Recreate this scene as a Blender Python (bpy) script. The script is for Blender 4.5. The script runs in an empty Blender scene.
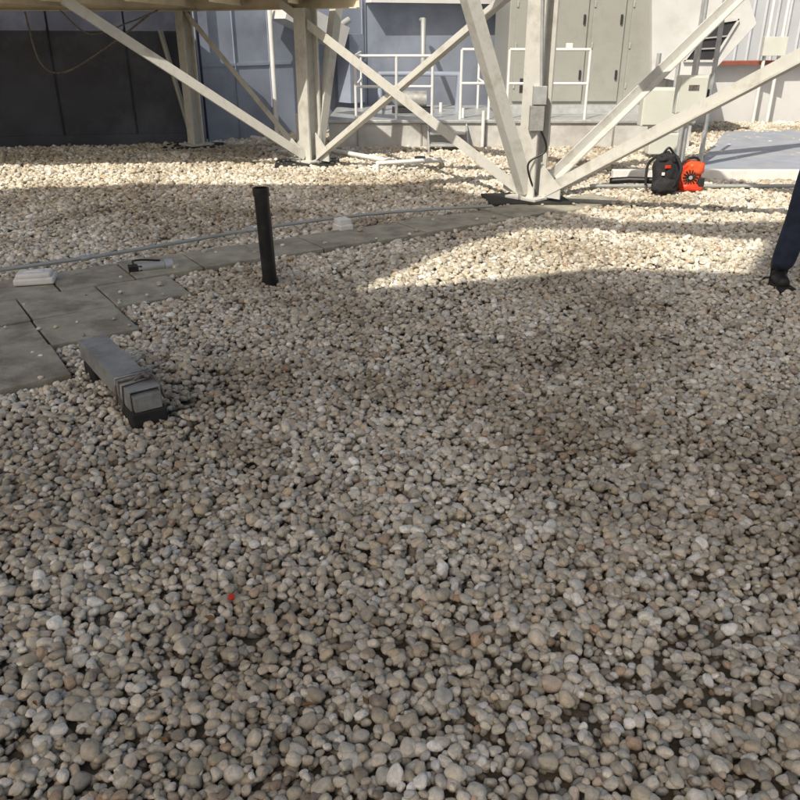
import bpy, bmesh, math, random
import numpy as np
from mathutils import Vector, Matrix, noise
from mathutils.geometry import tessellate_polygon
random.seed(4); rng=np.random.default_rng(7)
scn=bpy.context.scene; col=scn.collection
th=math.radians(25); S,C=math.sin(th),math.cos(th)
# survey helper: photo bearing -> point on the roof (z) / on a vertical plane at distance Yd
def G(x,y,z=0):
    u=(x-400)/800;v=(400-y)/800;t=(1.6-z)/(S-v*C);return Vector((u*t,(C+v*S)*t,z))
def P(x,y,Yd):
    u=(x-400)/800;v=(400-y)/800;t=Yd/(C+v*S);return Vector((u*t,Yd,1.6+t*(v*C-S)))

# ---------------------------------------------------------------- materials
def mat(name,base,rough=.6,var=.15,scale=3,metal=0,bump=.0,bscale=40,dirt=None,dscale=1.2,damt=.5,spec=.4):
    m=bpy.data.materials.new(name);m.use_nodes=True;nt=m.node_tree;b=nt.nodes['Principled BSDF']
    L=nt.links.new
    geo=nt.nodes.new('ShaderNodeNewGeometry')
    n=nt.nodes.new('ShaderNodeTexNoise');n.inputs['Scale'].default_value=scale;n.inputs['Detail'].default_value=6
    L(geo.outputs['Position'],n.inputs['Vector'])
    r=nt.nodes.new('ShaderNodeMapRange');L(n.outputs['Fac'],r.inputs['Value'])
    r.inputs['From Min'].default_value=.3;r.inputs['From Max'].default_value=.7
    r.inputs['To Min'].default_value=1-var;r.inputs['To Max'].default_value=1+var
    mul=nt.nodes.new('ShaderNodeVectorMath');mul.operation='SCALE'
    mul.inputs[0].default_value=base;L(r.outputs[0],mul.inputs['Scale'])
    out=mul.outputs[0]
    if dirt:
        n2=nt.nodes.new('ShaderNodeTexNoise');n2.inputs['Scale'].default_value=dscale;n2.inputs['Detail'].default_value=8;n2.inputs['Roughness'].default_value=.65
        L(geo.outputs['Position'],n2.inputs['Vector'])
        r2=nt.nodes.new('ShaderNodeMapRange');L(n2.outputs['Fac'],r2.inputs['Value'])
        r2.inputs['From Min'].default_value=.48;r2.inputs['From Max'].default_value=.66;r2.inputs['To Max'].default_value=damt
        mx=nt.nodes.new('ShaderNodeMix');mx.data_type='RGBA';L(r2.outputs[0],mx.inputs[0]);L(out,mx.inputs[6]);mx.inputs[7].default_value=(*dirt,1)
        out=mx.outputs[2]
    L(out,b.inputs['Base Color'])
    b.inputs['Roughness'].default_value=rough;b.inputs['Metallic'].default_value=metal
    b.inputs['Specular IOR Level'].default_value=spec
    if bump:
        n3=nt.nodes.new('ShaderNodeTexNoise');n3.inputs['Scale'].default_value=bscale;n3.inputs['Detail'].default_value=6
        L(geo.outputs['Position'],n3.inputs['Vector'])
        bp=nt.nodes.new('ShaderNodeBump');bp.inputs['Strength'].default_value=bump;bp.inputs['Distance'].default_value=.01
        L(n3.outputs['Fac'],bp.inputs['Height']);L(bp.outputs[0],b.inputs['Normal'])
    return m
M={}
M['dirt']=mat('roof_dirt',(.14,.12,.09),.9,.3,6,bump=.6,bscale=60)
M['farroof']=mat('far_roof',(.2,.19,.17),.9,.3,2)
M['paver']=mat('paver_concrete',(.35,.335,.275),.85,.2,9,bump=.5,bscale=120,dirt=(.17,.15,.115),dscale=4,damt=.75)
M['steel']=mat('painted_steel',(.56,.56,.53),.5,.1,5,dirt=(.30,.28,.24),dscale=5,damt=.6,bump=.1)
M['galv']=mat('galvanized',(.5,.52,.53),.4,.15,12,metal=.5)
M['darkwall']=mat('dark_membrane',(.03,.035,.055),.45,.3,2,dirt=(.07,.085,.115),dscale=1.3,damt=.8,bump=.5,bscale=5)
M['midwall']=mat('blue_grey_wall',(.27,.31,.40),.6,.12,2,dirt=(.15,.17,.22),dscale=1.5,damt=.5)
M['whitewall']=mat('white_wall',(.70,.71,.72),.6,.08,2,dirt=(.48,.47,.46),dscale=2,damt=.4)
M['ahu']=mat('unit_casing',(.30,.305,.285),.45,.06,1.5,dirt=(.21,.21,.195),dscale=3,damt=.4)
M['hood']=mat('duct_metal',(.58,.59,.59),.4,.08,2,dirt=(.40,.39,.37),damt=.4,dscale=3)
M['dark']=mat('dark_parts_and_shade',(.03,.03,.035),.8,.2,3)  # dark parts, and the painted shade of the hood opening
M['rail']=mat('rail_paint',(.70,.71,.71),.4,.08,6)
M['conc']=mat('platform_concrete',(.52,.52,.51),.8,.15,5,bump=.3,dirt=(.3,.29,.27),dscale=2,damt=.6)
M['black']=mat('black_abs',(.012,.012,.014),.38,.2,6,dirt=(.05,.045,.04),dscale=9,damt=.5)
M['rubber']=mat('rubber',(.02,.02,.02),.75,.3,20,bump=.4)
M['weather']=mat('weathered_grey',(.32,.325,.32),.5,.15,12,metal=.25,dirt=(.18,.17,.155),dscale=7,damt=.8,bump=.3,bscale=90)
M['tape']=mat('strap',(.14,.12,.11),.5,.5,40)
M['white']=mat('white_plastic',(.74,.74,.72),.45,.06,10,dirt=(.5,.48,.44),dscale=8,damt=.4)
M['box']=mat('box_paint',(.58,.60,.55),.4,.06,4)
M['conduit']=mat('conduit_grey',(.38,.40,.39),.45,.1,6,metal=.3)
M['red']=mat('red_plastic',(.62,.05,.02),.4,.15,12)
M['orange']=mat('orange_plastic',(.70,.10,.03),.4,.15,12,dirt=(.3,.05,.02),dscale=20,damt=.5)
M['blackcloth']=mat('black_cloth',(.022,.022,.026),.85,.3,20,bump=.8,bscale=40)
M['jeans']=mat('navy_trousers',(.022,.03,.06),.85,.25,14,bump=1.0,bscale=18)
M['shirt']=mat('green_shirt',(.03,.28,.10),.8,.15,10,bump=.3,bscale=50)
M['boot']=mat('boot_leather',(.02,.018,.017),.5,.3,14)
M['skin']=mat('skin',(.42,.24,.16),.5,.06,20)
M['hair']=mat('hair',(.03,.02,.015),.6,.3,50)
M['brown']=mat('rust_coping',(.28,.09,.06),.6,.15,6)
M['rib']=mat('rib_siding',(.50,.53,.57),.5,.06,2)
M['roofshade']=mat('roof_shade',(.28,.31,.37),.7,.12,4,dirt=(.38,.37,.34),dscale=3,damt=.6)  # blue-grey shade tone put into the base colour
M['soffit']=mat('soffit_beige',(.66,.60,.48),.6,.12,3)
M['leaf']=mat('dry_leaf',(.16,.09,.04),.8,.3,30)

# ---------------------------------------------------------------- helpers
def grp(name):
    e=bpy.data.objects.new(name,None);col.objects.link(e);e.empty_display_size=.2;return e
def obj(name,me,m,par=None,smooth=False,bev=0):
    o=bpy.data.objects.new(name,me);col.objects.link(o)
    if m: me.materials.append(m)
    if par: o.parent=par
    if smooth:
        for p in me.polygons:p.use_smooth=True
    if bev:
        b=o.modifiers.new('b','BEVEL');b.width=bev;b.segments=2;b.limit_method='ANGLE'
    return o
def frombm(bm,name):
    me=bpy.data.meshes.new(name);bm.normal_update();bm.to_mesh(me);bm.free();return me
def box(name,c,s,m,par=None,rz=0,bev=.004,rot=None):
    bm=bmesh.new();bmesh.ops.create_cube(bm,size=1)
    R=rot if rot is not None else Matrix.Rotation(rz,4,'Z')
    bmesh.ops.transform(bm,matrix=Matrix.Translation(Vector(c))@R.to_4x4()@Matrix.Diagonal((*s,1)),verts=bm.verts)
    return obj(name,frombm(bm,name),m,par,bev=bev)
def prof(name,p0,p1,poly,m,par=None,up=(0,0,1),bev=0):
    p0=Vector(p0);p1=Vector(p1);d=(p1-p0).normalized();up=Vector(up)
    if abs(d.dot(up))>.98: up=Vector((.71,.7,0))
    a=d.cross(up).normalized();b=a.cross(d).normalized()
    bm=bmesh.new();v0=[bm.verts.new(p0+a*x+b*y) for x,y in poly];v1=[bm.verts.new(p1+a*x+b*y) for x,y in poly]
    n=len(poly);bm.faces.new(v0[::-1]);bm.faces.new(v1)
    for i in range(n):bm.faces.new((v0[i],v0[(i+1)%n],v1[(i+1)%n],v1[i]))
    bmesh.ops.recalc_face_normals(bm,faces=bm.faces)
    return obj(name,frombm(bm,name),m,par,bev=bev)
def Lp(w,t):return [(-w/2,-w/2),(w/2,-w/2),(w/2,-w/2+t),(-w/2+t,-w/2+t),(-w/2+t,w/2),(-w/2,w/2)]
def Ip(w,h,t):return [(-w/2,-h/2),(w/2,-h/2),(w/2,-h/2+t),(t/2,-h/2+t),(t/2,h/2-t),(w/2,h/2-t),(w/2,h/2),(-w/2,h/2),(-w/2,h/2-t),(-t/2,h/2-t),(-t/2,-h/2+t),(-w/2,-h/2+t)]
def Rp(w,h):return [(-w/2,-h/2),(w/2,-h/2),(w/2,h/2),(-w/2,h/2)]
def tube(name,pts,r,m,par=None,cyc=False,res=3):
    cu=bpy.data.curves.new(name,'CURVE');cu.dimensions='3D';cu.bevel_depth=r;cu.bevel_resolution=res;cu.use_fill_caps=True
    sp=cu.splines.new('POLY');sp.points.add(len(pts)-1)
    for i,p in enumerate(pts):sp.points[i].co=(*p,1)
    sp.use_cyclic_u=cyc
    t=bpy.data.objects.new(name,cu);col.objects.link(t)
    dg=bpy.context.evaluated_depsgraph_get();me=bpy.data.meshes.new_from_object(t.evaluated_get(dg))
    bpy.data.objects.remove(t);me.materials.clear()
    return obj(name,me,m,par,smooth=True)
def bez(pts,n=12):
    out=[];pts=[Vector(p) for p in pts]
    for i in range(len(pts)-1):
        p0=pts[max(i-1,0)];p1=pts[i];p2=pts[i+1];p3=pts[min(i+2,len(pts)-1)]
        for k in range(n):
            t=k/n;out.append(.5*((2*p1)+(p2-p0)*t+(2*p0-5*p1+4*p2-p3)*t*t+(-p0+3*p1-3*p2+p3)*t**3))
    out.append(pts[-1]);return out
def slab(name,outer,holes,z,thk,m,par):
    loops=[[Vector((*p,0)) for p in outer]]+[[Vector((*p,0)) for p in h] for h in holes]
    flat=[p for l in loops for p in l];tris=tessellate_polygon(loops)
    bm=bmesh.new();a=[bm.verts.new((p.x,p.y,z)) for p in flat];b=[bm.verts.new((p.x,p.y,z+thk)) for p in flat]
    for t in tris:
        bm.faces.new([a[i] for i in t]);bm.faces.new([b[i] for i in t])
    k=0
    for l in loops:
        n=len(l)
        for i in range(n):
            i0=k+i;i1=k+(i+1)%n;bm.faces.new((a[i0],a[i1],b[i1],b[i0]))
        k+=n
    bmesh.ops.recalc_face_normals(bm,faces=bm.faces)
    return obj(name,frombm(bm,name),m,par)

# ---------------------------------------------------------------- sun direction
ELEV=math.radians(48);T2=Vector((.5,.866,0)).normalized()
trav=Vector((T2.x*math.cos(ELEV),T2.y*math.cos(ELEV),-math.sin(ELEV)))
def shift(p,z): # blocker edge that drops its shadow on ground point p
    k=(z-.03)/math.tan(ELEV);return (p[0]-T2.x*k,p[1]-T2.y*k)

# ---------------------------------------------------------------- ground
bm=bmesh.new()
bmesh.ops.create_grid(bm,x_segments=2,y_segments=2,size=300)
obj('ground',frombm(bm,'ground'),M['farroof'])
for v in bpy.data.objects['ground'].data.vertices: v.co.z=-.012
bm=bmesh.new();bmesh.ops.create_grid(bm,x_segments=240,y_segments=240,size=12)
for v in bm.verts:
    v.co.y+=6; v.co.z=.004*noise.noise(v.co*2)
obj('roof_surface',frombm(bm,'roof_surface'),M['dirt'],smooth=True)

# paver walkway
e=Vector((.829,.559,0));nn=Vector((.559,-.829,0));O=Vector((0,6.45,0));ang=math.atan2(.559,.829)
pw=grp('paver_walkway')
W=.485
ends={0:2.7,1:-1.94,2:-2.43,3:-2.915,4:-3.4,5:-3.9}
k=0
for row,end in ends.items():
    s=end
    while s>-7:
        ctr=O+e*(s-W/2)+nn*((row-.5)*W)
        k+=1
        jz=random.uniform(-.007,.007)
        R=Matrix.Rotation(ang+random.uniform(-.012,.012),4,'Z')@Matrix.Rotation(random.uniform(-.02,.02),4,'X')@Matrix.Rotation(random.uniform(-.01,.01),4,'Y')
        box(f'slab_{k}',(ctr.x,ctr.y,.034+jz),(W-.012,W-.022,.045),M['paver'],pw,rot=R,bev=.006)
        s-=W
def on_paver(x,y,m=0.0):
    rx=x-O.x;ry=y-O.y;s=rx*e.x+ry*e.y;n=rx*nn.x+ry*nn.y
    row=math.floor(n/W+1)
    if row<0 or row>5:return False
    return s<ends[row]+m
# ---------------------------------------------------------------- gravel
cell=.01;x0,x1,y0,y1=-9.4,9.4,.8,15.2
nx=int((x1-x0)/cell);ny=int((y1-y0)/cell)
H=np.zeros((nx,ny),np.float32)
def ksc(Y): return 1+np.clip((Y-4.0)/9,0,1)*.95
M0=5600*150
Yc=rng.uniform(y0,y1-.1,M0*2);Xc=rng.uniform(-9.1,9.1,M0*2)
keep=(np.abs(Xc)<.58*Yc+.55)&(rng.uniform(0,1,M0*2)<1/ksc(Yc)**2)
X=Xc[keep];Y=Yc[keep]
area=(y1-y0)*18.2;dens0=M0*2/area
want=3450*2
fr_=min(1,want/dens0);nn_=int(len(X)*fr_);X=X[:nn_];Y=Y[:nn_];NT=nn_//2
disk={}
for rr in range(1,6):
    g=np.mgrid[-rr:rr+1,-rr:rr+1];disk[rr]=(g[0]**2+g[1]**2)
R0=np.clip(rng.lognormal(math.log(.0122),.27,NT),.0065,.0235)
pts=[];scl=[];rot=[];idx=[]
def bare(x,y):
    return noise.noise(Vector((x*1.6,y*1.6,3.1)))+.5*noise.noise(Vector((x*4.6,y*4.6,1.1)))
Xl=X.tolist();Yl=Y.tolist();Rl=R0.tolist();KL=ksc(Y).tolist()
for i in range(NT):
    best=None;
    for c in (2*i,2*i+1):
        xx=Xl[c];yy=Yl[c];ix=int((xx-x0)/cell);iy=int((yy-y0)/cell)
        h=H[ix,iy]
        if best is None or h<best[0]:best=(h,xx,yy,ix,iy,KL[c])
    h,xx,yy,ix,iy,kk=best
    r=Rl[i]*kk
    rr=max(1,min(5,int(r/cell+.5)))
    if ix<rr or iy<rr or ix>=nx-rr-1 or iy>=ny-rr-1:continue
    if on_paver(xx,yy,.015):
        if not (random.random()<.004 and on_paver(xx,yy,-.03)): continue
        pts.append((xx,yy,.056+r*.45));scl.append((r,r*.85,r*.6));rot.append((0,0,random.uniform(0,6.28)));idx.append(random.randrange(10));continue
    bb=bare(xx,yy)
    if bb>.42 and random.random()<.5: continue
    sub=H[ix-rr:ix+rr+1,iy-rr:iy+rr+1];d2=disk[rr];mask=d2<=rr*rr+.5
    v=sub[mask];base=float(v.mean());mxh=float(v.max())
    fl=random.uniform(.55,.88)
    zc=.5*base+.5*mxh+r*fl*.5 if base>.002 else r*fl*.75
    if zc>(.040-.015*bb)*(.5+.5*kk): continue
    bz=zc+np.sqrt(np.maximum(r*r-d2*cell*cell,0))*fl
    np.maximum(sub,np.where(mask,bz,0),out=sub)
    pts.append((xx,yy,zc));scl.append((r*random.uniform(1.0,1.3),r*random.uniform(.8,1.0),r*fl))
    rot.append((random.gauss(0,.35),random.gauss(0,.35),random.uniform(0,6.28)));idx.append(random.randrange(10))
n=len(pts)
me=bpy.data.meshes.new('river_gravel');me.vertices.add(n);me.vertices.foreach_set('co',np.array(pts,np.float32).ravel())
a=me.attributes.new('scl','FLOAT_VECTOR','POINT');a.data.foreach_set('vector',np.array(scl,np.float32).ravel())
a=me.attributes.new('rot','FLOAT_VECTOR','POINT');a.data.foreach_set('vector',np.array(rot,np.float32).ravel())
a=me.attributes.new('idx','INT','POINT');a.data.foreach_set('value',np.array(idx,np.int32))
gravel=bpy.data.objects.new('river_gravel',me);col.objects.link(gravel)
# pebble material
pm=bpy.data.materials.new('pebble');pm.use_nodes=True;nt=pm.node_tree;L=nt.links.new;b=nt.nodes['Principled BSDF']
oi=nt.nodes.new('ShaderNodeObjectInfo');cr=nt.nodes.new('ShaderNodeValToRGB');L(oi.outputs['Random'],cr.inputs[0])
cols=[(0,(.24,.20,.15)),(.08,(.54,.51,.43)),(.2,(.42,.37,.28)),(.3,(.64,.60,.51)),(.42,(.48,.47,.42)),(.5,(.36,.32,.25)),(.6,(.58,.54,.45)),(.7,(.72,.69,.61)),(.78,(.54,.45,.32)),(.86,(.44,.44,.42)),(.94,(.86,.84,.78)),(.975,(.46,.33,.22)),(1,(.18,.175,.17))]
el=cr.color_ramp.elements
el[0].position=0;el[0].color=(*cols[0][1],1);el[1].position=1;el[1].color=(*cols[-1][1],1)
for p,c_ in cols[1:-1]:
    q=el.new(p);q.color=(*c_,1)
tc=nt.nodes.new('ShaderNodeTexCoord');ng=nt.nodes.new('ShaderNodeTexNoise');ng.noise_dimensions='4D';ng.inputs['Scale'].default_value=1.7;ng.inputs['Detail'].default_value=8;ng.inputs['Roughness'].default_value=.7
L(tc.outputs['Object'],ng.inputs['Vector'])
wm=nt.nodes.new('ShaderNodeMath');wm.operation='MULTIPLY';wm.inputs[1].default_value=97;L(oi.outputs['Random'],wm.inputs[0]);L(wm.outputs[0],ng.inputs['W'])
mr=nt.nodes.new('ShaderNodeMapRange');L(ng.outputs['Fac'],mr.inputs[0]);mr.inputs['From Min'].default_value=.3;mr.inputs['From Max'].default_value=.7;mr.inputs['To Min'].default_value=.66;mr.inputs['To Max'].default_value=1.28
geo=nt.nodes.new('ShaderNodeNewGeometry');nl=nt.nodes.new('ShaderNodeTexNoise');nl.inputs['Scale'].default_value=.62;nl.inputs['Detail'].default_value=7;nl.inputs['Roughness'].default_value=.6;L(geo.outputs['Position'],nl.inputs['Vector'])
ml=nt.nodes.new('ShaderNodeMapRange');L(nl.outputs['Fac'],ml.inputs[0]);ml.inputs['From Min'].default_value=.56;ml.inputs['From Max'].default_value=.38;ml.inputs['To Min'].default_value=0;ml.inputs['To Max'].default_value=.66
sx=nt.nodes.new('ShaderNodeSeparateXYZ');L(geo.outputs['Position'],sx.inputs[0])
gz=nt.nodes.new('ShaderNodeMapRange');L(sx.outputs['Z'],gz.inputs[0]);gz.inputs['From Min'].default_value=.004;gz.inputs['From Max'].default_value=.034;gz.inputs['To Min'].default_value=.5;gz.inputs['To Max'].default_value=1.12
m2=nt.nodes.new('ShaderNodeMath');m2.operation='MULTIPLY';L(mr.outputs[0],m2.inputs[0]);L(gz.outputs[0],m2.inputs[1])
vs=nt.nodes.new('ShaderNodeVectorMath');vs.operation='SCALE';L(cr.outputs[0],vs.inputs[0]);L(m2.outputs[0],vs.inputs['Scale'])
mx=nt.nodes.new('ShaderNodeMix');mx.data_type='RGBA';mx.blend_type='MULTIPLY';L(ml.outputs[0],mx.inputs[0]);L(vs.outputs[0],mx.inputs[6]);mx.inputs[7].default_value=(.38,.32,.24,1)
L(mx.outputs[2],b.inputs['Base Color']);b.inputs['Roughness'].default_value=.55;b.inputs['Specular IOR Level'].default_value=.5
bp=nt.nodes.new('ShaderNodeBump');bp.inputs['Strength'].default_value=.35;bp.inputs['Distance'].default_value=.003
n5=nt.nodes.new('ShaderNodeTexNoise');n5.inputs['Scale'].default_value=300;n5.inputs['Detail'].default_value=3;L(geo.outputs['Position'],n5.inputs['Vector']);L(n5.outputs['Fac'],bp.inputs['Height']);L(bp.outputs[0],b.inputs['Normal'])
pc=bpy.data.collections.new('pebble_shapes')
for i in range(10):
    bm=bmesh.new();bmesh.ops.create_icosphere(bm,subdivisions=3,radius=1)
    off=Vector((i*7.3,i*3.1,0))
    pw_=random.uniform(2.0,3.2)
    for v in bm.verts:
        p=v.co.copy();l=(abs(p.x)**pw_+abs(p.y)**pw_+abs(p.z)**pw_)**(1/pw_)
        p/=l
        v.co=p*(1+.28*noise.noise(p*.9+off)+.09*noise.noise(p*2.3+off))
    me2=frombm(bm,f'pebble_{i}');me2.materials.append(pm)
    for p in me2.polygons:p.use_smooth=True
    o=bpy.data.objects.new(f'pebble_{i}',me2);pc.objects.link(o)
ng_=bpy.data.node_groups.new('gravel_scatter','GeometryNodeTree')
ng_.interface.new_socket('Geometry',in_out='INPUT',socket_type='NodeSocketGeometry');ng_.interface.new_socket('Geometry',in_out='OUTPUT',socket_type='NodeSocketGeometry')
gi=ng_.nodes.new('NodeGroupInput');go=ng_.nodes.new('NodeGroupOutput');ci=ng_.nodes.new('GeometryNodeCollectionInfo')
ci.inputs['Collection'].default_value=pc;ci.inputs['Separate Children'].default_value=True;ci.inputs['Reset Children'].default_value=True
mp=ng_.nodes.new('GeometryNodeMeshToPoints')
ip=ng_.nodes.new('GeometryNodeInstanceOnPoints');ip.inputs['Pick Instance'].default_value=True
def na(nm,t):
    q=ng_.nodes.new('GeometryNodeInputNamedAttribute');q.data_type=t;q.inputs['Name'].default_value=nm;return q.outputs[0]
GL=ng_.links.new
GL(gi.outputs[0],mp.inputs['Mesh']);GL(mp.outputs[0],ip.inputs['Points']);GL(ci.outputs[0],ip.inputs['Instance'])
GL(na('idx','INT'),ip.inputs['Instance Index'])
er=ng_.nodes.new('FunctionNodeEulerToRotation');GL(na('rot','FLOAT_VECTOR'),er.inputs[0]);GL(er.outputs[0],ip.inputs['Rotation'])
GL(na('scl','FLOAT_VECTOR'),ip.inputs['Scale']);GL(ip.outputs[0],go.inputs[0])
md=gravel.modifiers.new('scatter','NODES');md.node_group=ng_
# dry leaf litter, one object
bm=bmesh.new()
for i in range(110):
    yy=random.uniform(1.3,7);xx=random.uniform(-1,1)*(.55*yy+.3)
    if on_paver(xx,yy,.05) and random.random()<.7: continue
    R=Matrix.Rotation(random.uniform(0,6.28),4,'Z')@Matrix.Rotation(random.gauss(0,.4),4,'X')
    l=random.uniform(.008,.02);w_=l*random.uniform(.3,.5)
    vs_=[bm.verts.new(R@Vector(q)+Vector((xx,yy,.052+random.uniform(0,.006)))) for q in ((-l,0,0),(-l*.2,w_,.003),(l,0,.002),(-l*.2,-w_,.004))]
    bm.faces.new(vs_)
obj('leaf_litter',frombm(bm,'leaf_litter'),M['leaf'])

# ---------------------------------------------------------------- steel frame
A=Vector((1.29,8.01,0));B=Vector((-1.11,10.38,0));Cc=Vector((-2.91,11.92,0))
fr=grp('steel_support_frame')
fa=math.atan2(.703,-.711)
for nm,p,w in (('a',A,.2),('b',B,.2),('c',Cc,.17)):
    top=2.6 if nm=='a' else 1.8
    prof('column_'+nm,p+Vector((0,0,.05)),p+Vector((0,0,top)),Ip(w,w,.022),M['steel'],fr)
    box('base_plate_'+nm,(p.x,p.y,.085),(.36,.36,.025),M['steel'],fr,rz=fa)
    box('base_pad_'+nm,(p.x-.05,p.y,.045),(.80,.55,.05),M['rubber'],fr,rz=math.radians(5),bev=.01)
    for sx_ in (-.13,.13):
        for sy_ in (-.13,.13):
            tube('bolt_'+nm,[p+Vector((sx_,sy_,.08)),p+Vector((sx_,sy_,.135))],.012,M['galv'],fr)
def brace(nm,base,end,zt,w=.1,prf=None):
    base=Vector(base);end=Vector(end);d=end-base;f=(zt-base.z)/d.z
    prof(nm,base,base+d*f,prf or Lp(w,.014),M['steel'],fr)
zb=.14
D1=Vector((.88,.47,0))
brace('brace_1',A+Vector((-.08,.06,zb)),(-1.44,10.7,1.89),1.86,.1)
brace('brace_2',B+Vector((.08,-.08,zb)),(.935,8.36,1.83),2.5,.1)
brace('brace_3',B+Vector((-.09,-.04,zb)),(-3.43,9.14,1.85),1.86,.1)
brace('brace_4',B+Vector((-.1,.09,zb)),Cc+Vector((.05,0,1.78)),1.8,.07)
brace('brace_5',B+Vector((.07,.03,zb)),B+D1*.42+Vector((0,0,1.9)),2.5,.11)
brace('brace_6',A+Vector((-.06,-.03,zb)),(.6,7.64,1.8),2.5,.12)
brace('brace_7',A+Vector((.1,.06,zb)),(3.43,9.15,1.85),2.6,.1)
brace('brace_8',A+Vector((.12,-.05,zb)),(2.93,6.39,1.41),2.6,.12)
for p in (A,B):
    for sgn in (-1,1):
        v=Vector((-.711,.703,0))*sgn
        bm=bmesh.new();q=[p+v*.1+Vector((0,0,.1)),p+v*.34+Vector((0,0,.1)),p+v*.34+Vector((0,0,.2)),p+v*.1+Vector((0,0,.42))]
        of=Vector((.7,.71,0))*.008
        a_=[bm.verts.new(x+of) for x in q];b_=[bm.verts.new(x-of) for x in q];bm.faces.new(a_);bm.faces.new(b_[::-1])
        for i in range(4):bm.faces.new((a_[i],b_[i],b_[(i+1)%4],a_[(i+1)%4]))
        bmesh.ops.recalc_face_normals(bm,faces=bm.faces);obj('gusset',frombm(bm,'gusset'),M['steel'],fr)
prof('top_beam_1',A+Vector((-3.2,3.2,2.72)),A+Vector((4.2,-4.2,2.72)),Ip(.18,.24,.02),M['steel'],fr)
prof('top_beam_2',A+Vector((0,0,2.73))-D1*3,A+Vector((0,0,2.73))+D1*4,Ip(.18,.22,.02),M['steel'],fr)
# low deck at the back-left
dk=grp('equipment_deck')
slab('deck_plate',[(-.45,9.95),(-2.7,12.0),(-9,10.9),(-9,8.6),(-3.2,8.9)],[],1.93,.06,M['soffit'],dk)
prof('edge_beam',(-.45,9.95,1.86),(-2.75,11.95,1.86),Ip(.1,.14,.012),M['soffit'],dk)
prof('back_beam',(-2.7,11.95,1.86),(-9,10.85,1.86),Ip(.1,.14,.012),M['soffit'],dk)
for i in range(9):
    x=-1.2-.8*i
    ya=max(8.9,9.95+(x+.45)*.38)
    yb=11.95+(x+2.7)*.175 if x<-2.7 else 9.95-(x+.45)*.89
    prof('joist',(x,ya+.1,1.885),(x,yb-.12,1.885),Rp(.05,.085),M['soffit'],dk)

# added unseen slab, cut to shade the foreground around a sun patch
zc=9.0
outer=[(-2.2,.2),(2.4,.2),(4.4,4.5),(5.4,7.0),(3.9,7.0),(1.9,6.95),(1.0,8.0),(.2,8.8),(-2.8,8.8),(-6.3,8.2),(-5,5)]
hole=[(-.34,4.98),(.55,5.2),(1.43,5.50),(2.38,5.38),(2.95,6.35),(1.75,6.76),(1.1,6.8),(.54,6.3)]
cn=grp('shadow_blocker')
slab('blocker_slab',[shift(p,zc) for p in outer],[[shift(p,zc) for p in hole]],zc,.1,M['steel'],cn)
for p in (outer[0],outer[3],outer[9]):
    q=shift(p,zc);prof('post',(q[0],q[1],0),(q[0],q[1],zc),Ip(.25,.25,.03),M['steel'],cn)  # made-up posts under the unseen shadow slab

# ---------------------------------------------------------------- walls
w=grp('dark_penthouse_wall')
def wallseg(nm,a,b_,h,thk,m,par,z0=0):
    a=Vector((*a,0));b_=Vector((*b_,0));c_=(a+b_)/2;d=b_-a;r=math.atan2(d.y,d.x);nrm=Vector((-d.y,d.x,0)).normalized()
    return box(nm,(c_.x+nrm.x*thk/2,c_.y+nrm.y*thk/2,z0+h/2),(d.length,thk,h),m,par,rz=r,bev=0)
wallseg('panel',(-14,10.3),(-3.05,12.25),4.2,.3,M['darkwall'],w)
a0=Vector((-14,10.3,0));b0=Vector((-3.05,12.25,0));dd=(b0-a0).normalized();nr=Vector((dd.y,-dd.x,0))
for i in range(12):
    p=a0+dd*(i*1.0+.35);prof('lap_seam',p+nr*.004,p+nr*.004+Vector((0,0,4.1)),Rp(.05,.01),M['darkwall'],w)
prof('base_flashing',a0+nr*.02+Vector((0,0,.1)),b0+nr*.02+Vector((0,0,.1)),Rp(.03,.2),M['darkwall'],w)
w2=grp('grey_penthouse_wall')
wallseg('panel',(-3.0,12.27),(-.55,14.4),4.0,.3,M['midwall'],w2)
wallseg('low_panel',(-.54,14.42),(4.6,16.9),1.95,.3,M['midwall'],w2)
a0=Vector((-3.0,12.27,0));dd=Vector((2.45,2.13,0)).normalized();nr=Vector((dd.y,-dd.x,0))
for i in range(6):
    p=a0+dd*(.15+i*.6);prof('seam',p+nr*.006,p+nr*.006+Vector((0,0,3.9)),Rp(.03,.012),M['midwall'],w2)
prof('seam_h',a0+nr*.008+Vector((0,0,1.1)),a0+dd*3.2+nr*.008+Vector((0,0,1.1)),Rp(.016,.04),M['midwall'],w2)
prof('coping',(-.54,14.38,1.99),(4.6,16.86,1.99),Rp(.42,.07),M['whitewall'],w2)
sd=grp('wall_duct')
prof('duct_slope',(-.95,13.6,1.45),(-1.75,12.95,1.85),Rp(.45,.3),M['hood'],sd)
prof('duct_drop',(-.78,13.75,.5),(-.78,13.75,1.5),Rp(.3,.3),M['midwall'],sd)
tube('pipe_1',[(-1.4,13.25,0),(-1.4,13.25,1.3),(-.8,13.8,1.7)],.05,M['conduit'],sd)
tube('pipe_2',[(-1.9,12.95,0),(-1.9,12.95,1.9)],.035,M['rail'],sd)
bo=grp('bollard')
tube('post',[G(302,146),G(302,146)+Vector((0,0,.42))],.07,M['white'],bo,res=6)
tube('cap',[G(302,146)+Vector((0,0,.42)),G(302,146)+Vector((0,0,.45))],.078,M['white'],bo,res=6)
hc=grp('hanging_cable')
tube('cable',bez([P(25,12,11),P(40,62,11.2),P(65,72,11.2),P(110,45,11.2),P(150,14,11.2)]),.012,M['tape'],hc)
tube('cable_2',bez([P(60,10,10.9),P(90,34,11.1),P(130,22,11.1),P(158,10,11.1)]),.009,M['tape'],hc)
bpst=grp('downspout')
tube('pipe',[G(200,150)+Vector((-.12,.2,0)),P(160,30,12.0)],.035,M['conduit'],bpst)
w3=grp('parapet_wall')
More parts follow.
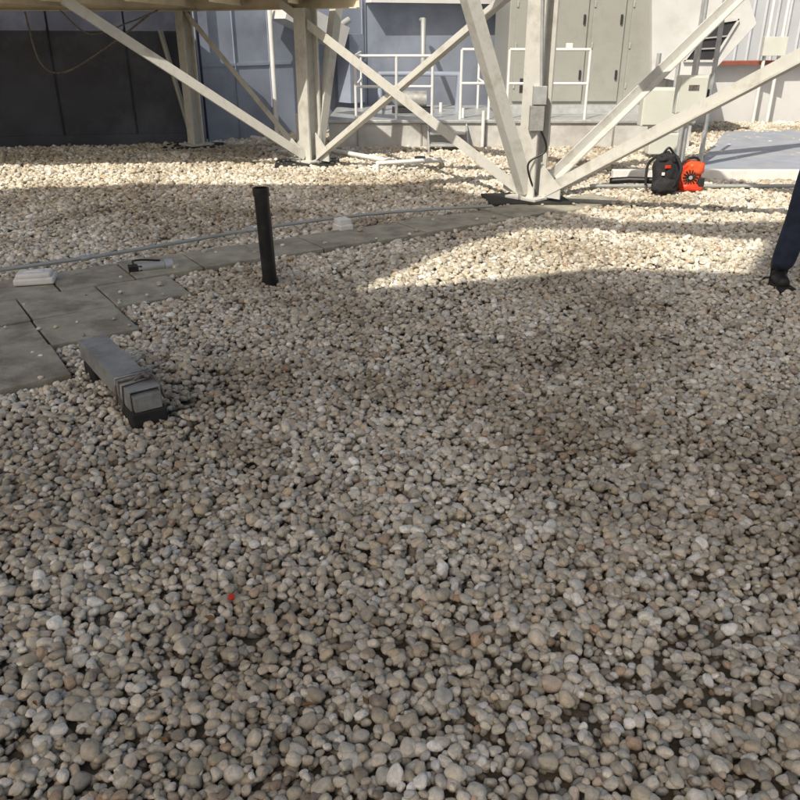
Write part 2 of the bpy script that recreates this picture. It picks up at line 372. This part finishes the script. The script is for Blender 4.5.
wallseg('panel',(4.7,15.0),(14,17.2),1.0,.25,M['whitewall'],w3)
prof('coping',(4.7,14.98,1.03),(14,17.18,1.03),Rp(.34,.06),M['brown'],w3)
w4=grp('ribbed_metal_wall')
wallseg('panel',(4.5,18.3),(18,21.5),5,.2,M['rib'],w4)
a0=Vector((4.5,18.3,0));dd=Vector((13.5,3.2,0)).normalized();nr=Vector((dd.y,-dd.x,0))
for i in range(46):
    p=a0+dd*(.15+i*.3);prof('rib',p+nr*.02,p+nr*.02+Vector((0,0,5)),Rp(.05,.05),M['rib'],w4)
cp=grp('wall_conduit')
for xx in (6.3,6.55):
    tube('pipe',[(xx,15.05,0),(xx,15.05,2.6)],.03,M['rail'],cp)
box('pull_box',(6.42,15.02,1.3),(.4,.12,.3),M['box'],cp)

# ---------------------------------------------------------------- platform + railing
pf=grp('equipment_platform')
box('plinth',(1.55,12.95,.19),(5.1,2.3,.38),M['conc'],pf,bev=.015)
box('plinth_cap',(1.55,12.95,.40),(5.16,2.36,.04),M['galv'],pf,bev=.006)
for x in (-.6,.3,1.2,2.1,3.0,3.8):
    box('skirt_joint',(x,11.795,.19),(.02,.02,.36),M['weather'],pf,bev=0)
rl=grp('platform_railing')
def rail(xs,y,z0=.42,h=.82,rails=(1,.52),m='rail'):
    for x in xs: tube('post',[(x,y,z0),(x,y,z0+h)],.02,M[m],rl)
    for f in rails: tube('rail',[(xs[0],y,z0+h*f),(xs[-1],y,z0+h*f)],.02,M[m],rl)
rail([-.62,-.05,.45],11.95)
rail([.85,1.25],11.95,h=.9)
rail([1.5,2.05,2.6],11.9,h=.9)
for x in (-.62,1.25):
    tube('rail',[(x,11.95,1.24),(x,13.7,1.24)],.02,M['rail'],rl);tube('rail',[(x,11.95,.85),(x,13.7,.85)],.02,M['rail'],rl)
    tube('post',[(x,13.7,.42),(x,13.7,1.24)],.02,M['rail'],rl)
for p in (G(440,140),G(462,148),G(482,152)):
    tube('toe_post',[p,p+Vector((0,0,.55))],.025,M['rail'],rl)
st=grp('access_steps')
for i in range(2):
    box(f'tread_{i}',(.66,11.62-.22*i+.1,.26-.13*i),(.5,.24,.03),M['galv'],st)
for sx_ in (.39,.93): prof('stringer',(sx_,11.8,.33),(sx_,11.2,.0),Rp(.02,.1),M['galv'],st)
pp=grp('pump_pipework')
tube('header',[(-.3,13.2,.42),(-.3,13.2,.95),(.9,13.2,.95),(.9,13.2,.42)],.05,M['midwall'],pp,res=6)
tube('riser',[(.35,13.2,.95),(.35,13.2,1.7),(.35,14.6,1.7)],.04,M['conduit'],pp,res=6)
tube('motor',[(-.05,12.9,.6),(.4,12.9,.6)],.13,M['weather'],pp,res=8)
box('motor_base',(.18,12.9,.46),(.6,.3,.07),M['dark'],pp)

# ---------------------------------------------------------------- air handler
ah=grp('air_handling_unit')
box('casing',(2.85,13.9,1.95),(2.5,1.9,3.0),M['ahu'],ah,bev=.02)
box('base_rail',(2.85,12.93,.47),(2.54,.06,.1),M['galv'],ah)
for i,(xa,xb) in enumerate(((1.68,2.2),(2.26,2.76),(2.8,3.3),(3.36,4.02))):
    box(f'door_{i}',((xa+xb)/2,12.935,1.85),(xb-xa-.03,.04,2.55),M['ahu'],ah,bev=.008)
    for zz in (.95,1.7): box('latch',(xb-.07,12.905,zz),(.03,.03,.13),M['dark'],ah,bev=.003)
    for zz in (.8,1.35,1.9): box('hinge',(xa+.03,12.91,zz),(.025,.02,.08),M['galv'],ah,bev=.002)
box('label',(2.5,12.912,1.35),(.1,.004,.07),M['white'],ah,bev=0)
box('vent_grille',(1.95,12.912,.8),(.3,.01,.2),M['dark'],ah,bev=0)
hd=grp('intake_hood')
def extr(nm,pp_,dy,m,par,bev=.008):
    bm=bmesh.new();a_=[bm.verts.new(p) for p in pp_];b_=[bm.verts.new(Vector(p)+Vector((0,dy,0))) for p in pp_]
    bm.faces.new(a_);bm.faces.new(b_[::-1]);n=len(a_)
    for i in range(n):bm.faces.new((a_[i],b_[i],b_[(i+1)%n],a_[(i+1)%n]))
    bmesh.ops.recalc_face_normals(bm,faces=bm.faces);return obj(nm,frombm(bm,nm),m,par,bev=bev)
HY=12.8
extr('hood_body',[P(652,-40,HY),P(652,76,HY),P(700,86,HY),P(757,24,HY),P(738,-40,HY)],1.7,M['hood'],hd)
extr('hood_mouth_shade',[P(686,60,HY-.02),P(714,24,HY-.02),P(737,20,HY-.02),P(712,60,HY-.02)],.03,M['dark'],hd,0)  # dark plate on the solid body, painting in the opening's shade
for a_,b_ in (((684,61),(713,23)),((713,23),(739,19)),((739,19),(713,61)),((713,61),(684,61))):
    prof('mouth_frame',P(*a_,HY-.03),P(*b_,HY-.03),Rp(.03,.03),M['hood'],hd)
for f in (.3,.6):
    prof('louvre',P(686+28*f,60-36*f,HY-.035),P(712+25*f,60-40*f,HY-.035),Rp(.02,.02),M['galv'],hd)

# ---------------------------------------------------------------- disconnects
db=grp('disconnect_switch')
p=G(688,172);
for dx in (-.1,.13):
    prof('strut',(p.x+dx,p.y,.0),(p.x+dx,p.y,2.4),Rp(.042,.042),M['galv'],db)
q=P(688,94,p.y)
box('enclosure',(q.x,q.y-.09,q.z),(.34,.13,.42),M['box'],db,bev=.012)
box('door',(q.x,q.y-.165,q.z),(.31,.02,.38),M['box'],db,bev=.006)
box('handle',(q.x+.19,q.y-.1,q.z),(.03,.05,.12),M['black'],db)
box('label',(q.x,q.y-.178,q.z+.08),(.12,.004,.06),M['tape'],db,bev=0)
tube('conduit',[(q.x-.05,q.y-.09,q.z-.2),(q.x-.05,q.y-.09,.0)],.022,M['galv'],db)
tube('conduit',[(q.x+.03,q.y-.09,q.z+.2),(q.x+.03,q.y-.09,2.4)],.022,M['galv'],db)
db2=grp('electrical_cabinet')
p=G(655,160);q=P(656,106,p.y)
prof('strut',(p.x-.12,p.y,0),(p.x-.12,p.y,1.3),Rp(.042,.042),M['galv'],db2);prof('strut',(p.x+.14,p.y,0),(p.x+.14,p.y,1.3),Rp(.042,.042),M['galv'],db2)
box('enclosure',(q.x,q.y-.12,q.z),(.46,.18,.46),M['box'],db2,bev=.012)
box('door',(q.x,q.y-.215,q.z),(.42,.02,.42),M['box'],db2,bev=.006)
q2=P(660,142,p.y);box('lower_box',(q2.x,q2.y-.12,q2.z),(.4,.18,.26),M['box'],db2,bev=.012)
jb=grp('junction_box')
q=P(534,118,7.9);box('cover',(q.x+.02,q.y-.02,q.z-.0),(.13,.08,.22),M['weather'],jb)
q=P(536,95,7.9);box('upper_box',(q.x+.03,q.y-.02,q.z),(.12,.09,.16),M['galv'],jb)
tube('cable',bez([P(540,128,7.85),P(546,150,7.85),P(528,165,7.85),P(536,195,7.9)]),.01,M['black'],jb)
tube('conduit',[P(541,100,7.87),P(543,-30,7.87)],.014,M['galv'],jb)

# ---------------------------------------------------------------- vent pipe
vp=grp('vent_pipe')
bm=bmesh.new();nseg=40;prf=[(.0,.048),(.62,.048),(.62,.053),(.67,.053),(.67,.045),(.3,.044)]
rings=[]
for z,r in prf:
    rings.append([bm.verts.new((-.87+r*math.cos(2*math.pi*i/nseg)-.03*z,5.2+r*math.sin(2*math.pi*i/nseg),z)) for i in range(nseg)])
for a_,b_ in zip(rings,rings[1:]):
    for i in range(nseg):bm.faces.new((a_[i],a_[(i+1)%nseg],b_[(i+1)%nseg],b_[i]))
bmesh.ops.recalc_face_normals(bm,faces=bm.faces)
o=obj('pipe',frombm(bm,'pipe'),M['black'],vp,smooth=True);mdf=o.modifiers.new('e','EDGE_SPLIT');mdf.split_angle=math.radians(40)
tube('collar',[(-.87,5.2,.0),(-.87,5.2,.075)],.056,M['black'],vp,res=8)

# ---------------------------------------------------------------- support beam on rubber block
sb=grp('pipe_support_beam')
n0=Vector((-1.10,3.14,0));dirb=Vector((-.57,.82,0)).normalized();rzb=math.atan2(dirb.y,dirb.x)
Cp=[(-.07,-.05),(-.062,-.05),(-.062,.037),(.062,.037),(.062,-.05),(.07,-.05),(.07,.045),(-.07,.045)]
prof('channel',n0+Vector((0,0,.145)),n0+dirb*.8+Vector((0,0,.135)),Cp,M['weather'],sb,bev=.002)
prof('inner_channel',n0-dirb*.03+Vector((0,0,.135)),n0+dirb*.83+Vector((0,0,.125)),Rp(.118,.07),M['weather'],sb,bev=.002)
cb=n0+dirb*.05;box('rubber_foot',(cb.x,cb.y,.05),(.17,.155,.1),M['rubber'],sb,rz=rzb,bev=.01)
box('foot_groove',(cb.x-dirb.x*.082,cb.y-dirb.y*.082,.06),(.01,.1,.012),M['dark'],sb,rz=rzb,bev=0)
cb=n0+dirb*.66;box('rubber_foot_2',(cb.x,cb.y,.05),(.16,.15,.09),M['rubber'],sb,rz=rzb,bev=.01)
side=Vector((-dirb.y,dirb.x,0))
for k,f in enumerate((.09,.105,.12,.135,.15,.16,.17)):
    c_=n0+dirb*f;w_=.077;pl=[]
    for (a_,z) in ((-w_,.085),(-w_,.196),(w_,.198),(w_,.08)):
        pl.append(c_+side*a_+dirb*random.uniform(-.025,.025)+Vector((0,0,z)))
    tube('strap',pl,.007,M['tape'] if k%3 else M['weather'],sb,cyc=True)
for k in range(5):
    s0=random.uniform(-.07,.05)
    tube('strap_tail',bez([n0+dirb*random.uniform(.08,.15)+side*s0+Vector((0,0,.2)),n0+dirb*random.uniform(.02,.1)+side*(s0-.02)+Vector((0,0,.222)),n0+dirb*random.uniform(.0,.2)-side*.075+Vector((0,0,.19)),n0+dirb*random.uniform(.0,.15)-side*.088+Vector((0,0,.12))]),.006,M['tape'],sb)

# ---------------------------------------------------------------- conduit run and its blocks
cd=grp('electrical_conduit')
pts_=[G(-40,276,.1),G(0,270,.1),G(85,258,.1),G(170,244,.1),G(250,230,.1),G(343,217,.1),G(420,210,.1),G(492,206,.1)]
tube('pipe',bez(pts_,4),.014,M['conduit'],cd)
for x,y in ((85,258),(250,230),(420,210)):
    p=G(x,y,.1);tube('coupling',[p-e*.03,p+e*.03],.021,M['galv'],cd);
def block(nm,p,sx,sy,sz,m,rz):
    g=grp(nm);box('base',(p.x,p.y,p.z+sz*.3),(sx,sy,sz*.6),m,g,rz=rz,bev=.012);box('top',(p.x,p.y,p.z+sz*.78),(sx*.86,sy*.8,sz*.4),m,g,rz=rz,bev=.01)
    box('rib',(p.x,p.y,p.z+sz*1.0),(sx*.5,sy*.18,sz*.14),m,g,rz=rz,bev=.004);return g
block('pipe_support_block',G(36,282,.057),.25,.17,.075,M['white'],.25)
block('pipe_support_block',G(343,232,.03),.13,.14,.12,M['white'],ang)
fl=grp('cordless_tool')
p=G(138,268,.08);q=p+Vector((.16,.08,0));tube('barrel',[p,q],.03,M['conduit'],fl,res=6);tube('head',[q,q+Vector((.05,.03,0))],.04,M['galv'],fl,res=6)
tube('lead',bez([p,p+Vector((-.05,.05,.03)),p+Vector((-.02,.14,.02)),p+Vector((.1,.2,0))]),.007,M['black'],fl)
box('battery',(p.x-.02,p.y,.075),(.09,.07,.05),M['black'],fl,rz=.4)
cdp=grp('condensate_pipe')
tube('pipe',[G(378,172,.05),G(378,163,.16),G(440,160,.16),G(440,160,.05)],.03,M['white'],cdp,res=6)
tube('pipe_2',[G(395,162,.1),G(330,150,.1)],.03,M['white'],cdp,res=6)
block('pipe_support_block',G(420,163,.04),.16,.12,.08,M['rubber'],0)
slab('roof_shade_sheet',[(G(690,181).x,G(690,181).y),(9,10.6),(12,14.8),(5.2,13.4)],[],.075,.01,M['roofshade'],None)  # added sheet; its blue-grey colour stands in for shade on the roof
kb=grp('roof_kerb')
a1=G(612,176,.08);b1=Vector((9.5,9.2,.08))
prof('kerb',a1,b1,Rp(.1,.14),M['white'],kb,bev=.008)
tube('pipe',[G(590,186,.08),Vector((9.0,8.6,.08))],.02,M['conduit'],kb)

# ---------------------------------------------------------------- backpack leaf blower
def blob(nm,c_,s,m,par,sq=2.6,seed=0,amp=.1,sub=3):
    bm=bmesh.new();bmesh.ops.create_icosphere(bm,subdivisions=sub,radius=1)
    for v in bm.verts:
        p=v.co.copy();l=(abs(p.x)**sq+abs(p.y)**sq+abs(p.z)**sq)**(1/sq);p/=l;p*=1+amp*noise.noise(p*1.6+Vector((seed,0,0)))
        v.co=Vector((p.x*s[0],p.y*s[1],p.z*s[2]))+Vector(c_)
    return obj(nm,frombm(bm,nm),m,par,smooth=True)
bk=grp('backpack_blower');p=G(663,192,.05)
blob('harness_pad',(p.x,p.y,.23),(.13,.1,.20),M['blackcloth'],bk,2.7,1,.3)
blob('hip_pad',(p.x-.03,p.y-.1,.13),(.12,.07,.08),M['blackcloth'],bk,2.6,4,.3)
blob('top_pad',(p.x,p.y-.01,.39),(.10,.09,.05),M['blackcloth'],bk,2.6,2,.3)
tube('strap',bez([(p.x-.08,p.y+.1,.40),(p.x-.15,p.y+.14,.30),(p.x-.16,p.y+.1,.1)]),.014,M['blackcloth'],bk)
tube('strap_2',bez([(p.x+.06,p.y-.1,.42),(p.x+.09,p.y-.19,.30),(p.x+.04,p.y-.15,.12)]),.016,M['blackcloth'],bk)
tube('carry_handle',bez([(p.x-.05,p.y,.43),(p.x,p.y,.49),(p.x+.06,p.y,.43)]),.012,M['black'],bk)
box('buckle',(p.x-.02,p.y-.11,.32),(.06,.02,.03),M['red'],bk,rz=.3)
box('sticker',(p.x-.06,p.y-.115,.25),(.03,.02,.03),M['white'],bk,rz=-.2)
p=G(686,190,.05)
tube('fan_housing',[(p.x,p.y-.05,.19),(p.x,p.y+.08,.19)],.12,M['red'],bk,res=10)
tube('fan_ring',[(p.x,p.y-.07,.19),(p.x,p.y-.05,.19)],.09,M['orange'],bk,res=10)
for k in range(7):
    a_=k*math.pi/7;d_=Vector((math.cos(a_),0,math.sin(a_)))*.078;c_=Vector((p.x,p.y-.076,.19))
    tube('grille_bar',[c_-d_,c_+d_],.006,M['black'],bk)
tube('grille_hub',[(p.x,p.y-.085,.19),(p.x,p.y-.07,.19)],.02,M['galv'],bk,res=8)
blob('engine_cover',(p.x+.05,p.y+.02,.27),(.10,.1,.075),M['orange'],bk,3,5,.25)
box('muffler',(p.x+.11,p.y-.05,.14),(.07,.08,.09),M['dark'],bk,rz=.3,bev=.01)
blob('fuel_tank',(p.x+.03,p.y-.0,.085),(.13,.1,.05),M['red'],bk,3,5,.08)
tube('handle',bez([(p.x-.1,p.y,.28),(p.x-.04,p.y,.36),(p.x+.07,p.y,.37),(p.x+.13,p.y,.25)]),.013,M['black'],bk)
tube('nozzle',[(p.x-.05,p.y+.05,.13),(p.x-.55,p.y+.2,.12),(p.x-.75,p.y+.24,.1)],.035,M['black'],bk,res=6)
rc=grp('red_cap');p=G(231,598,.05);tube('cap',[p,p+Vector((.004,-.002,.01))],.009,M['red'],rc,res=6)

# ---------------------------------------------------------------- person
pn=grp('person')
def skin(nm,verts,edges,rad,m,par,sub=2,root=0):
    me=bpy.data.meshes.new(nm);me.from_pydata([tuple(v) for v in verts],edges,[])
    o=obj(nm,me,m,par);mo=o.modifiers.new('s','SKIN');mo.use_smooth_shade=True
    for i,r in enumerate(rad):
        sv=me.skin_vertices[0].data[i];sv.radius=r if isinstance(r,tuple) else (r,r);sv.use_root=(i==root)
    ss=o.modifiers.new('ss','SUBSURF');ss.levels=sub;ss.render_levels=sub;return o
PX=Vector((2.74,5.22,0))
def W_(x,y,z):return PX+Vector((x,y,z))
skin('trousers',[W_(0,0,.92),W_(-.1,0,.87),W_(-.15,-.03,.50),W_(-.2,0,.12),W_(.1,0,.87),W_(.13,.04,.5),W_(.14,.16,.12),W_(0,0,1.02)],
 [(0,1),(1,2),(2,3),(0,4),(4,5),(5,6),(0,7)],[(.14,.12),.105,.088,.078,.105,.088,.078,(.13,.1)],M['jeans'],pn)
skin('jacket',[W_(0,0,.80),W_(0,0,1.05),W_(0,.01,1.3),W_(0,0,1.43),W_(0,0,1.49),W_(-.18,0,1.40),W_(-.215,.02,1.13),W_(-.10,-.2,1.02),W_(.19,0,1.40),W_(.26,.03,1.13),W_(.3,-.04,.9)],
 [(0,1),(1,2),(2,3),(3,4),(3,5),(5,6),(6,7),(3,8),(8,9),(9,10)],[(.21,.15),(.17,.13),(.18,.13),(.13,.1),.065,.07,.055,.045,.075,.055,.045],M['shirt'],pn,root=1)
blob('head',W_(0,-.01,1.65),(.078,.098,.118),M['skin'],pn,2.2,3,.02)
skin('neck',[W_(0,0,1.45),W_(0,0,1.58)],[(0,1)],[.058,.055],M['skin'],pn)
blob('nose',W_(0,-.112,1.635),(.013,.02,.022),M['skin'],pn,2,1,0)
for sx_ in (-1,1):
    blob('ear',W_(.08*sx_,0,1.645),(.012,.02,.032),M['skin'],pn,2,1,0)
    blob('eye',W_(.032*sx_,-.095,1.66),(.014,.01,.009),M['white'],pn,2,1,0)
    blob('iris',W_(.032*sx_,-.104,1.66),(.006,.003,.006),M['dark'],pn,2,1,0)
blob('mouth',W_(0,-.1,1.595),(.024,.008,.006),M['brown'],pn,2,1,0)
blob('hair',W_(0,.015,1.685),(.085,.1,.1),M['hair'],pn,2.2,2,.06)
for wr,dv,sv_ in ((W_(-.09,-.22,1.015),Vector((.55,-.8,-.2)).normalized(),Vector((0,.25,-1)).normalized()),(W_(.3,-.045,.88),Vector((0,-.05,-1)).normalized(),Vector((0,-1,0)))):
    cv=dv.cross(sv_).normalized()*.02
    skin('palm',[wr,wr+dv*.08],[(0,1)],[.026,.034],M['skin'],pn)
    for k in range(4):
        o_=sv_*(.030-.020*k);ln=(.07,.08,.075,.058)[k]
        skin(f'finger_{k}',[wr+dv*.08+o_,wr+dv*(.08+ln*.55)+o_+cv*.4,wr+dv*(.08+ln*.95)+o_+cv*1.3],[(0,1),(1,2)],[.009,.0085,.007],M['skin'],pn,1)
    skin('thumb',[wr+dv*.03+sv_*.03,wr+dv*.065+sv_*.06,wr+dv*.095+sv_*.062+cv*.4],[(0,1),(1,2)],[.012,.01,.008],M['skin'],pn,1)
for bx,by in ((-.2,0),(.14,.16)):
    skin('boot',[W_(bx,by+.04,.085),W_(bx-.015,by-.07,.08),W_(bx-.03,by-.17,.07),W_(bx,by+.02,.15),W_(bx,by+.015,.22)],[(0,1),(1,2),(0,3),(3,4)],[.055,.053,.043,.062,.06],M['boot'],pn)
    box('sole',(PX.x+bx-.012,PX.y+by-.06,.042),(.11,.3,.035),M['rubber'],pn,bev=.015)

# ---------------------------------------------------------------- world, sun, camera
wd=bpy.data.worlds.new('World');scn.world=wd;wd.use_nodes=True;nt=wd.node_tree
sk=nt.nodes.new('ShaderNodeTexSky');sk.sky_type='NISHITA';sk.sun_disc=False;sk.sun_elevation=ELEV
sk.dust_density=3.5;sk.air_density=1.0
sd_=-trav;sk.sun_rotation=math.atan2(sd_.x,sd_.y)
tint=nt.nodes.new('ShaderNodeVectorMath');tint.operation='MULTIPLY';tint.inputs[1].default_value=(1.12,1.02,.88)
nt.links.new(sk.outputs[0],tint.inputs[0]);nt.links.new(tint.outputs[0],nt.nodes['Background'].inputs[0]);nt.nodes['Background'].inputs[1].default_value=.13
sl=bpy.data.lights.new('sun','SUN');sl.energy=5;sl.angle=math.radians(.5);sl.color=(1,.92,.78)
so=bpy.data.objects.new('sun',sl);col.objects.link(so);so.rotation_euler=trav.to_track_quat('-Z','Y').to_euler()
cam=bpy.data.cameras.new('camera');co=bpy.data.objects.new('camera',cam);col.objects.link(co)
co.location=(0,0,1.6);co.rotation_euler=(math.radians(90-25),0,0);cam.lens=36;cam.sensor_width=36;cam.clip_end=1000;cam.clip_start=.05
scn.camera=co
scn.view_settings.view_transform='Standard';scn.view_settings.look='None';scn.view_settings.exposure=0
